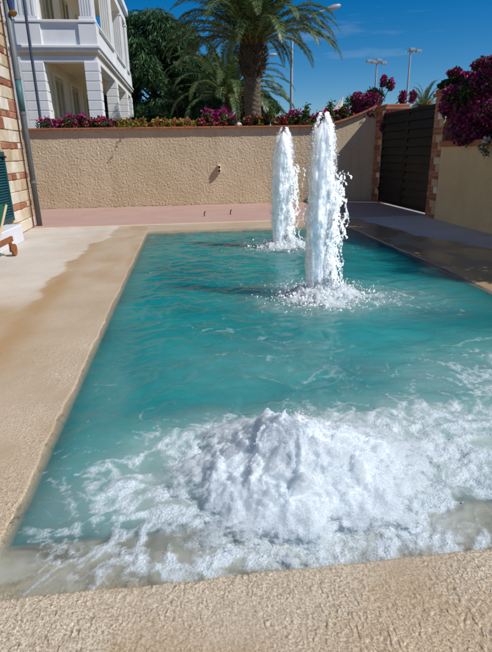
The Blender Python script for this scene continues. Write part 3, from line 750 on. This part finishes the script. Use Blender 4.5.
street_lamp((3.6, 52, 0), 9.0, (4.6, 1.1), 'distant street lamp with its head showing beside the palm trunk', .10)
def mast(base, ht, label, arms):
    o = empty('floodlight_mast', base, label, 'floodlight')
    MB().tube([(0, 0, 0), (0, 0, ht)], [.16, .10], 10).build('pole', M['galv'], o)
    MB().box(-.7, .8, -.05, .05, ht-.06, ht+.04, .01).build('crossbar', M['galv'], o)
    for x, z in arms:
        mb = MB().box(x-.3, x+.3, -.3, .1, ht+z, ht+z+.30, .05); mb.build('floodlight', M['lamp_head'], o)
    return o
mast((21.9, 60, 0), 10.7, 'floodlight mast with several lamp heads seen above the bougainvillea', [(-.95, .0), (.15, .08), (.75, -.2), (-.35, -.1)])
mast((25.7, 60, 0), 11.8, 'tall floodlight mast with paired lamp heads seen above the gate', [(.1, .05), (.85, -.1)])
po = MB().tube([(0, 0, 0), (0, 0, 9)], [.14, .10], 12).build('utility_pole', M['galv'])
po.location = (11.55, 17.5, 0); tag(po, 'pale utility pole rising behind the large purple bougainvillea', 'pole')

# ------------------------------------------------------------------ white house with veranda
M['white'] = plain('white_paint', (.80, .81, .81), .75, .05, 2, .1, 40, spec=.2)
M['cream_wall'] = plain('veranda_wall', lin((226, 212, 184)), .85, .05, 2, .1, 40, spec=.2)
M['ceiling'] = plain('veranda_ceiling', lin((224, 206, 172)), .85, .05, 2)
M['shutter'] = plain('beige_shutter', lin((196, 182, 152)), .7, .08, 3)
hx1, hy0, hy1, zb = -2.58, 18.5, 29.95, 2.12
hx0 = -4.3
house = empty('white_house', (-6, 24, zb), 'two storey white house with columned veranda behind the garden wall', 'house')
HB = lambda mb, n, m, par=None: (P(mb.build(n, m), house))
HB(MB().box(-12, hx0-.02, hy0+.35, hy1, zb, 9.0), 'wall', M['cream_wall'])
HB(MB().box(-12, hx0-.7, hy0, hy0+.345, zb, 9.0), 'front_wall', M['white'])
# floor slabs: belt, parapet, ceiling
HB(MB().box(-12, hx1-.03, hy0+.03, hy1-.03, 4.60, 4.70), 'ceiling', M['ceiling'])
HB(MB().box(-12, hx1-.045, hy0+.045, hy0+.40, 4.44, 4.598).box(hx1-.40, hx1-.045, hy0+.402, hy1-.045, 4.44, 4.598), 'beam', M['white'])
belt = HB(MB().box(-12, hx1+.06, hy0-.06, hy1+.06, 4.703, 4.80, .012).box(-12, hx1+.11, hy0-.11, hy1+.11, 4.803, 4.89, .015), 'belt_course', M['white'])
HB(MB().box(-12, hx1-.03, hy0+.03, hy0+.22, 4.892, 5.52).box(hx1-.22, hx1-.03, hy0+.222, hy1-.03, 4.892, 5.52), 'parapet', M['white'])
HB(MB().box(-12, hx1-.03, hy0+.22, hy1, 4.892, 4.95), 'balcony_floor', M['ceiling'])
HB(MB().box(-12, hx1+.05, hy0-.06, hy0+.28, 5.523, 5.60, .012).box(hx1-.28, hx1+.05, hy0+.282, hy1+.04, 5.523, 5.60, .012), 'parapet_cap', M['white'])
HB(MB().box(-12, hx1+.12, hy0-.12, hy1+.12, 8.25, 8.6, .03), 'roof', M['white'])
HB(MB().box(-12, hx1-.02, hy0+.02, hy0+.40, 7.85, 8.248).box(hx1-.40, hx1-.02, hy0+.402, hy1-.02, 7.85, 8.248), 'upper_beam', M['white'])
cols = [(-5.0, hy0), (hx1-.46, hy0), (hx1-.46, 23.2), (hx1-.46, 27.3), (hx1-.46, 29.5)]
nb = 8; bh = (4.438-zb)/nb
bm_ = None; fl_ = None
for k, (cx_, cy_) in enumerate(cols):
    w = .46 if k else .70
    P(MB().box(cx_-.05, cx_+w+.05, cy_-.035 if cy_ > hy0+1 else hy0-.035, cy_+.5, 4.893, 5.50, .01).build('pedestal', M['white']), house)
    colm = P(MB().box(cx_+.02, cx_+w-.02, cy_+.02, cy_+.44, zb, 4.438).build('column', M['white']), house)
    for j in range(nb):
        z0 = zb+j*bh
        b = MB().box(cx_, cx_+w, cy_, cy_+.46, z0+.008, z0+bh-.014, .012).build('block', M['white']); b.parent = colm
    mb = MB().box(cx_+.03, cx_+w-.03, cy_+.03, cy_+.43, 5.603, 7.848)
    nr = 5
    for j in range(nr):
        a = cx_+.03+(w-.06)*(j+.22)/nr; e = cx_+.03+(w-.06)*(j+.78)/nr
        mb.box(a, e, cy_+.002, cy_+.029, 5.72, 7.7)
        a = cy_+.03+.40*(j+.22)/nr; e = cy_+.03+.40*(j+.78)/nr
        mb.box(cx_+w-.029, cx_+w-.002, a, e, 5.72, 7.7)
    mb.box(cx_-.015, cx_+w+.015, cy_-.015, cy_+.475, 5.603, 5.70, .01).box(cx_-.015, cx_+w+.015, cy_-.015, cy_+.475, 7.72, 7.846, .01)
    P(mb.build('fluted_column', M['white']), house)
# shuttered doors on the inner veranda wall, both floors
def shutter_pair(y0, z0, z1):
    for q in (0, 1):
        a = y0+q*.62; sh = MB().box(hx0-.015, hx0+.05, a, a+.08, z0, z1).box(hx0-.015, hx0+.05, a+.52, a+.60, z0, z1).box(hx0-.015, hx0+.05, a+.08, a+.52, z0, z0+.1).box(hx0-.015, hx0+.05, a+.08, a+.52, z1-.1, z1).box(hx0-.014, hx0+.012, a+.08, a+.52, z0+.1, z1-.1)
        z = z0+.12
        while z < z1-.14:
            sh.add([(hx0+.012, a+.08, z+.05), (hx0+.045, a+.08, z), (hx0+.045, a+.52, z), (hx0+.012, a+.52, z+.05)], [(0, 1, 2, 3)]); z += .055
        P(sh.build('shutter', M['shutter']), house)
for y in (19.6, 22.4, 25.4):
    shutter_pair(y, zb+.05, 4.15); shutter_pair(y, 4.96, 7.3)
    P(MB().box(hx0-.01, hx0+.07, y-.12, y-.02, zb, 4.27).box(hx0-.01, hx0+.07, y+1.24, y+1.34, zb, 4.27).box(hx0-.01, hx0+.07, y-.02, y+1.24, 4.17, 4.27).build('door_surround', M['cream_wall']), house)
M['pipe_dark'] = plain('dark_pipe', lin((70, 80, 96)), .5, .15)
M['pipe_grey'] = plain('grey_pipe', lin((112, 116, 118)), .5, .12, 5)
o = MB().tube([(-4.55, 18.18, 2.1), (-4.55, 18.18, 9)], .045, 10).build('downpipe', M['pipe_dark']); P(o, house)
o['label'] = 'thin dark downpipe in front of the white column'

# ------------------------------------------------------------------ stone building at left with quoins
lb = empty('stone_building', (-6, 10, 0), 'brick and stone building corner with grey drainpipe beside the pool deck', 'building')
fx = -3.55
P(MB().box(-9, fx, 2.0, 12.36, -.1, 6.0).build('wall', M['mortar']), lb)
z = .03; k = 0
while z < 5.2:
    if k % 3 == 2:
        h = .13
        ys_ = [10.92, 11.22, 11.50, 11.74, 12.02, 12.34] if k % 2 else [10.92, 11.10, 11.42, 11.66, 11.95, 12.18, 12.34]
        kinds = [random.random() < .82 for _ in ys_]
    else:
        h = .24
        ys_ = [10.92, 11.45, 11.9, 12.34] if k % 2 else [10.92, 11.25, 11.72, 12.34]
        kinds = [random.random() < .13 for _ in ys_]
    for a, b, br_ in zip(ys_[:-1], ys_[1:], kinds):
        pr = random.uniform(.01, .03)
        mb = MB().box(fx-.05, fx+pr, a+.008, b-.008, z+.008, z+h-.008, .012, .005)
        P(mb.build('brick' if br_ else 'stone', random.choice(M['brick'] if br_ else M['stone'])), lb)
    # the end face towards the paving
    z += h; k += 1
M['teal'] = plain('teal_shutter', lin((26, 78, 84)), .5, .15, 4)
def lshut(y0, y1, z0, z1):
    X0 = fx+.002
    mb = MB().box(X0, X0+.055, y0, y0+.07, z0, z1).box(X0, X0+.055, y1-.07, y1, z0, z1).box(X0, X0+.055, y0+.07, y1-.07, z0, z0+.09).box(X0, X0+.055, y0+.07, y1-.07, z1-.09, z1).box(X0, X0+.02, y0+.07, y1-.07, z0+.09, z1-.09)
    zz = z0+.1
    while zz < z1-.14:
        mb.add([(X0+.02, y0+.07, zz+.045), (X0+.05, y0+.07, zz), (X0+.05, y1-.07, zz), (X0+.02, y1-.07, zz+.045)], [(0, 1, 2, 3)]); zz += .05
    s = P(mb.build('shutter', M['teal']), lb)
    g = MB().box(X0+.056, X0+.075, y1-.14, y1+.03, z1-.12, z1-.08).build('hinge', M['dark']); g.parent = s
lshut(9.95, 10.85, .36, 1.68); lshut(9.0, 9.93, .36, 1.68)
M['step'] = plain('white_step', (.74, .76, .80), .6, .05, 3, .1, 30)
P(MB().box(fx+.001, -3.22, 7.6, 10.35, 0.0, .34, .02).build('step', M['step']), lb)
# drainpipe with joints, cable
mb = MB().tube([(-3.47, 12.44, .03), (-3.47, 12.44, 6)], .062, 16)
dp = P(mb.build('drainpipe', M['pipe_grey'], smooth=True), lb)
for z in (2.45, 3.15, 1.0):
    c = MB().tube([(-3.47, 12.44, z), (-3.47, 12.44, z+.06)], .072, 16).build('bracket', M['pipe_grey']); c.parent = dp
M['teal_pipe'] = plain('teal_pipe_paint', lin((70, 112, 116)), .5, .1)
c = MB().tube([(-3.47, 12.44, 2.52), (-3.47, 12.44, 3.14)], .0645, 16).build('painted_sleeve', M['teal_pipe'], smooth=True); c.parent = dp
M['cable'] = plain('brown_cable', lin((92, 52, 44)), .6, .1)
P(MB().tube([(fx+.045, 12.10, .05), (fx+.045, 12.11, 2), (fx+.045, 12.10, 6)], .016, 6).build('cable', M['cable']), lb)
# lantern on the corner
la = empty('wall_lantern', (-3.36, 12.42, 4.3), 'blue glass wall lantern with brass base at the drainpipe', 'lantern')
M['brass'] = plain('brass', lin((150, 110, 60)), .45, .15, metal=.6); M['blue_glass'] = plain('blue_glass', lin((60, 84, 130)), .2, .1)
lz = 4.36; lx, ly = -3.36, 12.42
P(MB().tube([(-3.47, 12.44, lz+.5), (-3.42, ly, lz+.55), (lx, ly, lz+.46), (lx, ly, lz+.36)], .012, 8).build('arm', M['brass']), la)
P(MB().tube([(lx, ly, lz+.08), (lx, ly, lz+.30), (lx, ly, lz+.36)], [.05, .075, .03], 6).build('glass', M['blue_glass']), la)
P(MB().tube([(lx, ly, lz-.03), (lx, ly, lz), (lx, ly, lz+.05), (lx, ly, lz+.085)], [.02, .06, .085, .055], 12).build('base', M['brass']), la)

# ------------------------------------------------------------------ wooden lounger
M['teak'] = plain('teak', lin((150, 92, 54)), .6, .25, 9, .2, 40)
M['green_cloth'] = plain('green_cushion', lin((30, 96, 74)), .9, .1, 20, .2, 200)
M['beige_cloth'] = plain('beige_piping', lin((206, 184, 146)), .9, .08)
lg = empty('sun_lounger', (-3.1, 7.9, 0), 'wooden wheeled sun lounger with green cushion in front of the white step', 'sun lounger')
x0, x1, y0, y1 = -3.60+.42, -2.95, 6.9, 8.85
x0 = -3.16-.0; x0 = -3.19; 
x0, x1 = -3.18-.38+.38, -2.93
x0 = x1-.62
lg.location = (x1-.3, 7.9, 0)
P(MB().box(x0, x0+.04, y0, y1-.0, .24, .33, .008).build('side_rail', M['teak']), lg)
P(MB().box(x1-.04, x1, y0, y1-.0, .24, .33, .008).build('side_rail', M['teak']), lg)
sm = None
for k in range(17):
    yy = y0+.02+k*.078
    o = P(MB().box(x0+.042, x1-.042, yy, yy+.055, .295, .315, .004).build('slat', M['teak']), lg) if sm is None else P(link(bpy.data.objects.new('slat', sm)), lg)
    if sm is None: sm = o.data; yb = yy
    o.location = (0, yy-yb, 0)
for xx in (x0, x1-.045):
    P(MB().box(xx+.002, xx+.043, y0+.05, y0+.11, 0.012, .24, .006).build('leg', M['teak']), lg)
    P(MB().box(xx+.002, xx+.043, y1-.15, y1-.08, .08, .24, .006).build('leg', M['teak']), lg)
    wc = xx+.07 if xx > x0 else xx-.03
    wh = P(MB().tube([(wc-.02, y1-.115, .113), (wc+.02, y1-.115, .113)], .10, 24).build('wheel', M['teak']), lg)
    hb_ = MB().tube([(wc-.026, y1-.115, .113), (wc+.026, y1-.115, .113)], .02, 10).build('hub', M['brass']); hb_.parent = wh
P(MB().box(x0+.03, x1-.03, y0+.02, 8.2, .32, .41, .03).build('cushion', M['green_cloth']), lg)
bk = MB().add([(x0+.03, 8.2, .33), (x1-.03, 8.2, .33), (x1-.03, 8.80, .80), (x0+.03, 8.80, .80), (x0+.03, 8.15, .41), (x1-.03, 8.15, .41), (x1-.03, 8.74, .87), (x0+.03, 8.74, .87)],
              [(0, 1, 2, 3), (7, 6, 5, 4), (0, 4, 5, 1), (3, 2, 6, 7), (0, 3, 7, 4), (1, 5, 6, 2)])
P(bk.build('back_cushion', M['green_cloth'], bevel=.02), lg)
P(MB().tube([(x1-.012, 8.19, .34), (x1-.012, 8.82, .835)], .02, 8).build('back_frame', M['beige_cloth']), lg)

# ------------------------------------------------------------------ fountains
t = NT('white_water')
fb = t.noise(38, 6, .7); 
n1 = t.bump(fb, .4, .015); n1 = t.bump(t.voro(140), .5, .006, n1)
t.set(color=t.mix(t.ramp(t.noise(190, 3, .7), .36, .62), lin((190, 204, 211)), lin((240, 244, 246))), rough=.5, normal=n1, spec=.2, sss=1.0)
t.b.subsurface_method = 'BURLEY'; t.b.inputs['Subsurface Radius'].default_value = (1, 1, 1); t.b.inputs['Subsurface Scale'].default_value = .06
tl = t.n.new('ShaderNodeBsdfTranslucent'); tl.inputs['Color'].default_value = (.82, .88, .91, 1)
ms = t.n.new('ShaderNodeMixShader'); ms.inputs[0].default_value = .35
t.l.new(t.b.outputs[0], ms.inputs[1]); t.l.new(tl.outputs[0], ms.inputs[2])
al = t.attr('cover'); tp = t.n.new('ShaderNodeBsdfTransparent'); m9 = t.n.new('ShaderNodeMixShader')
fz_ = t.ramp(t.math('ADD', al, t.math('MULTIPLY', t.math('SUBTRACT', t.noise(30, 5, .7, t.mapv((1, 1, .35))), .5), 1.6)), .35, .75)
t.l.new(fz_, m9.inputs[0]); t.l.new(tp.outputs[0], m9.inputs[1]); t.l.new(ms.outputs[0], m9.inputs[2])
t.l.new(m9.outputs[0], t.out.inputs['Surface']); M['foam'] = t.m
t = NT('column_water')
fb = t.noise(30, 6, .7, t.mapv((1, 1, .3))); n1 = t.bump(fb, .4, .015); n1 = t.bump(t.voro(90), .25, .005, n1)
t.set(color=t.mix(t.ramp(fb, .3, .7), (.84, .87, .89), (.96, .97, .975)), rough=.5, normal=n1, spec=.2, sss=1.0)
t.b.subsurface_method = 'BURLEY'; t.b.inputs['Subsurface Radius'].default_value = (1, 1, 1); t.b.inputs['Subsurface Scale'].default_value = .07
M['column'] = t.m
t = NT('water_drops'); t.set(color=(.96, .97, .98), rough=.35, spec=.3, sss=1.0)
t.b.subsurface_method = 'BURLEY'; t.b.inputs['Subsurface Radius'].default_value = (1, 1, 1); t.b.inputs['Subsurface Scale'].default_value = .05
M['drops'] = t.m
OCT = np.array([(1, 0, 0), (-1, 0, 0), (0, 1, 0), (0, -1, 0), (0, 0, 1), (0, 0, -1)], float)
OF = np.array([(0, 2, 4), (2, 1, 4), (1, 3, 4), (3, 0, 4), (2, 0, 5), (1, 2, 5), (3, 1, 5), (0, 3, 5)])
def drops(C, r, stretch, name, parent):
    n = len(C); sc = np.stack([r, r, r*stretch], 1)
    jit = rng.uniform(.75, 1.3, (n, 6, 1))
    V = C[:, None, :]+OCT[None]*sc[:, None, :]*jit
    F = OF[None]+6*np.arange(n)[:, None, None]
    o = npmesh(name, V.reshape(-1, 3), F.reshape(-1, 3), M['drops'], parent, smooth=True); o['kind'] = 'stuff'; return o
def jet(pos, ht, w, lean, label, seed, nd):
    r = empty('fountain_jet', (pos[0], pos[1], 0), label, 'fountain')
    n, m = 260, 110
    u = np.linspace(0, 1, n); th = np.linspace(0, 2*math.pi, m, endpoint=False); T, U = np.meshgrid(th, u)
    base = np.interp(U, [0, .05, .18, .45, .70, .85, .94, 1.0], [.10, .095, .13, .17, .175, .16, .115, .02])*w/.35
    cxs, sns = np.cos(T), np.sin(T)
    streak = fbm(cxs*3.5+seed, sns*3.5, U*2.0, 4, .6); fine = billow(cxs*5+seed, sns*5, U*9, 4, .6)
    lump = pnoise(cxs*1.2+seed, sns*1.2, U*5)
    R_ = base*(1.1+.22*streak+.20*lump+.38*(fine-.35))
    z = U*ht*(1+.03*pnoise(cxs*1.5, sns*1.5, seed)*U)
    V = np.stack([lean*U+R_*cxs+.02*pnoise(U*4, seed, 0.), R_*sns, z-.05], -1).reshape(-1, 3)
    F = [(i*m+j, i*m+(j+1) % m, (i+1)*m+(j+1) % m, (i+1)*m+j) for i in range(n-1) for j in range(m)]
    npmesh('water_column', V, F, M['column'], r, smooth=True, attrs=dict(cover=np.full(n*m, 1.3)))
    # looser torn outer sheet, wind-blown to the right
    for q, (k, off) in enumerate(((1.30, .02),)):
        R2 = base*k*(1+.3*fbm(cxs*2+seed+9*q, sns*2, U*2.5, 4, .6)); 
        cv = .18+.55*fbm(cxs*3+seed+5*q, sns*3, U*6, 3)+.12*cxs
        V = np.stack([lean*U+off+R2*cxs+.05*(1-U)*U*np.clip(cxs, 0, 1), R2*sns, z-.05], -1).reshape(-1, 3)
        npmesh('spray_sheet', V, F, M['foam'], r, smooth=True, attrs=dict(cover=cv.ravel()))
    # droplets hugging the column
    uu = rng.random(nd); b_ = np.interp(uu, [0, .05, .18, .45, .70, .85, .94, 1.0], [.10, .10, .14, .18, .185, .17, .12, .05])*w/.35
    a = rng.choice([0, 0, 0, math.pi], nd)+rng.normal(0, .55, nd); rr = b_*(.95+np.abs(rng.normal(0, .28, nd)))
    C = np.stack([lean*uu+rr*np.cos(a), rr*np.sin(a), uu*ht*1.02], 1)
    r0_ = rng.gamma(2.0, .0009, nd)+.0011
    # falling streamers on the right
    ns = 200; st_c, st_r = [], []
    for k in range(ns):
        x0_ = w*.45+abs(rng.normal(0, .095)); u0 = rng.uniform(.1, .70); ln = rng.uniform(.05, .34); mm = rng.integers(20, 90)
        tt = np.sort(rng.random(mm)); ph = rng.uniform(-.8, .8)
        xx = x0_*np.cos(ph)+.05*(0.75-u0)+.02*np.sin(tt*5+k)+rng.normal(0, .006, mm); yy = x0_*np.sin(ph)+rng.normal(0, .006, mm)
        st_c.append(np.stack([lean*u0+xx, yy, u0*ht-tt*ln+.05], 1)); st_r.append(rng.gamma(2.0, .0014, mm)+.0014)
    C = np.concatenate([C]+st_c); r0_ = np.concatenate([r0_]+st_r); C[:, 2] = np.maximum(C[:, 2], .0)
    drops(C, r0_, rng.uniform(1, 2.2, len(C)), 'droplets', r)
    # splash pad where the water falls back
    n, m = 60, 150; rad = np.linspace(.02, .62, n); T, Rr = np.meshgrid(np.linspace(0, 2*math.pi, m, endpoint=False), rad)
    x = Rr*np.cos(T)*1.05+.10; y = Rr*np.sin(T)*.95
    bl = billow(x*7+seed, y*7, .3, 5, .62); ed = Rr/(.42*(1+.35*fbm(np.cos(T)*1.6+seed, np.sin(T)*1.6, 2.0, 3)))
    hgt = .13*np.exp(-(Rr/.30)**2)*(.4+1.3*bl)+.05*bl*np.exp(-ed**4)-.03*sstep(.85, 1.3, ed)
    cv = 1.25*np.exp(-(ed**5))-.25*sstep(.9, 1.4, ed)
    F2 = [(i*m+j, i*m+(j+1) % m, (i+1)*m+(j+1) % m, (i+1)*m+j) for i in range(n-1) for j in range(m)]
    npmesh('splash', np.stack([x, y, hgt], -1).reshape(-1, 3), F2, M['foam'], r, smooth=True, attrs=dict(cover=cv.ravel()))
    k = nd//3; a = rng.uniform(0, 6.283, k); q = np.abs(rng.normal(0, .27, k))
    C = np.stack([.10+q*np.cos(a)*1.1, q*np.sin(a), np.abs(rng.normal(0, .06, k))*np.exp(-q)+.02+.08*np.exp(-(q/.2)**2)], 1)
    drops(C, rng.gamma(2.0, .0022, k)+.002, np.ones(k), 'splash_drops', r)
    return r
jet(J1, 1.93, .25, .09, 'tall white water jet nearest the garden wall', 3.0, 13000)
jet(J2, 1.93, .205, .05, 'tall white water jet in the middle of the pool', 21.0, 18000)
# bubbling mound
bb = empty('fountain_bubbler', (BB[0], BB[1], 0), 'broad boiling mound of white foam from the bubbling fountain by the pool rim', 'fountain')
n, m = 190, 420
rad = np.linspace(.004, .86, n); T, Rr = np.meshgrid(np.linspace(0, 2*math.pi, m, endpoint=False), rad)
x = Rr*np.cos(T); y = Rr*np.sin(T)*.80
lob = 1+.30*fbm(np.cos(T)*1.3+4, np.sin(T)*1.3, 7., 3)
hgt = .21*np.exp(-(Rr/(.28*lob))**1.4)+.12*np.exp(-(Rr/(.58*lob))**2.0)
B1 = billow(x*6+3, y*6, hgt*6, 5, .6); B2 = fbm(x*2.5, y*2.5, 14., 3); B3 = billow(x*17, y*17, hgt*17, 3, .6)
amp = np.exp(-(Rr/.62)**4)
hgt = hgt*(1+.22*B2)+amp*(.060*(B1-.38)+.024*(B3-.3)+.011*(billow(x*45, y*45, hgt*45, 2, .6)-.3))
x = x+amp*.05*fbm(x*5, y*5, hgt*5+30, 3); y = y+amp*.05*fbm(x*5, y*5, hgt*5+60, 3)
ed = Rr/(.74*lob); cv = 1.2-1.15*sstep(.55, 1.1, ed)+.45*(B1-.42)*sstep(.4, .8, ed)+.3*fbm(x*7, y*7, 44., 4)*sstep(.4, .8, ed)
hgt = hgt-.05*sstep(.85, 1.25, ed)+.004
F2 = [(i*m+j, i*m+(j+1) % m, (i+1)*m+(j+1) % m, (i+1)*m+j) for i in range(n-1) for j in range(m)]
npmesh('foam_mound', np.stack([x, y, hgt], -1).reshape(-1, 3), F2, M['foam'], bb, smooth=True, attrs=dict(cover=cv.ravel()))
k = 3500; a = rng.uniform(0, 6.283, k); q = np.abs(rng.normal(0, .34, k)); xx, yy = q*np.cos(a), q*np.sin(a)*.8
zz = .21*np.exp(-(q/.28)**1.4)+.12*np.exp(-(q/.58)**2.0)+rng.normal(0, .03, k)*np.exp(-(q/.5)**2)+.005
drops(np.stack([xx, yy, zz], 1), rng.gamma(2.0, .0007, k)+.0008, np.ones(k), 'droplets', bb)


tw_ = empty('trailing_twig', (-1.62, 16.6, 2.34), 'thin leafy twig hanging out over the coping of the garden wall', 'plant')
P(MB().tube([(-1.62, 16.75, 2.40), (-1.58, 16.45, 2.47), (-1.50, 16.12, 2.40), (-1.47, 16.02, 2.30)], [.008, .007, .005, .003], 5).build('stem', M['wood_stem']), tw_)
C, d = clump_points([(-1.56, 16.35, 2.46), (-1.51, 16.18, 2.42), (-1.47, 16.04, 2.32)], [(.05, .07, .04)]*3, 40, .2)
V, F = leaf_quads(C, .06, .4, .2); P(npmesh('foliage', V, F, M['leaf_mid']), tw_)
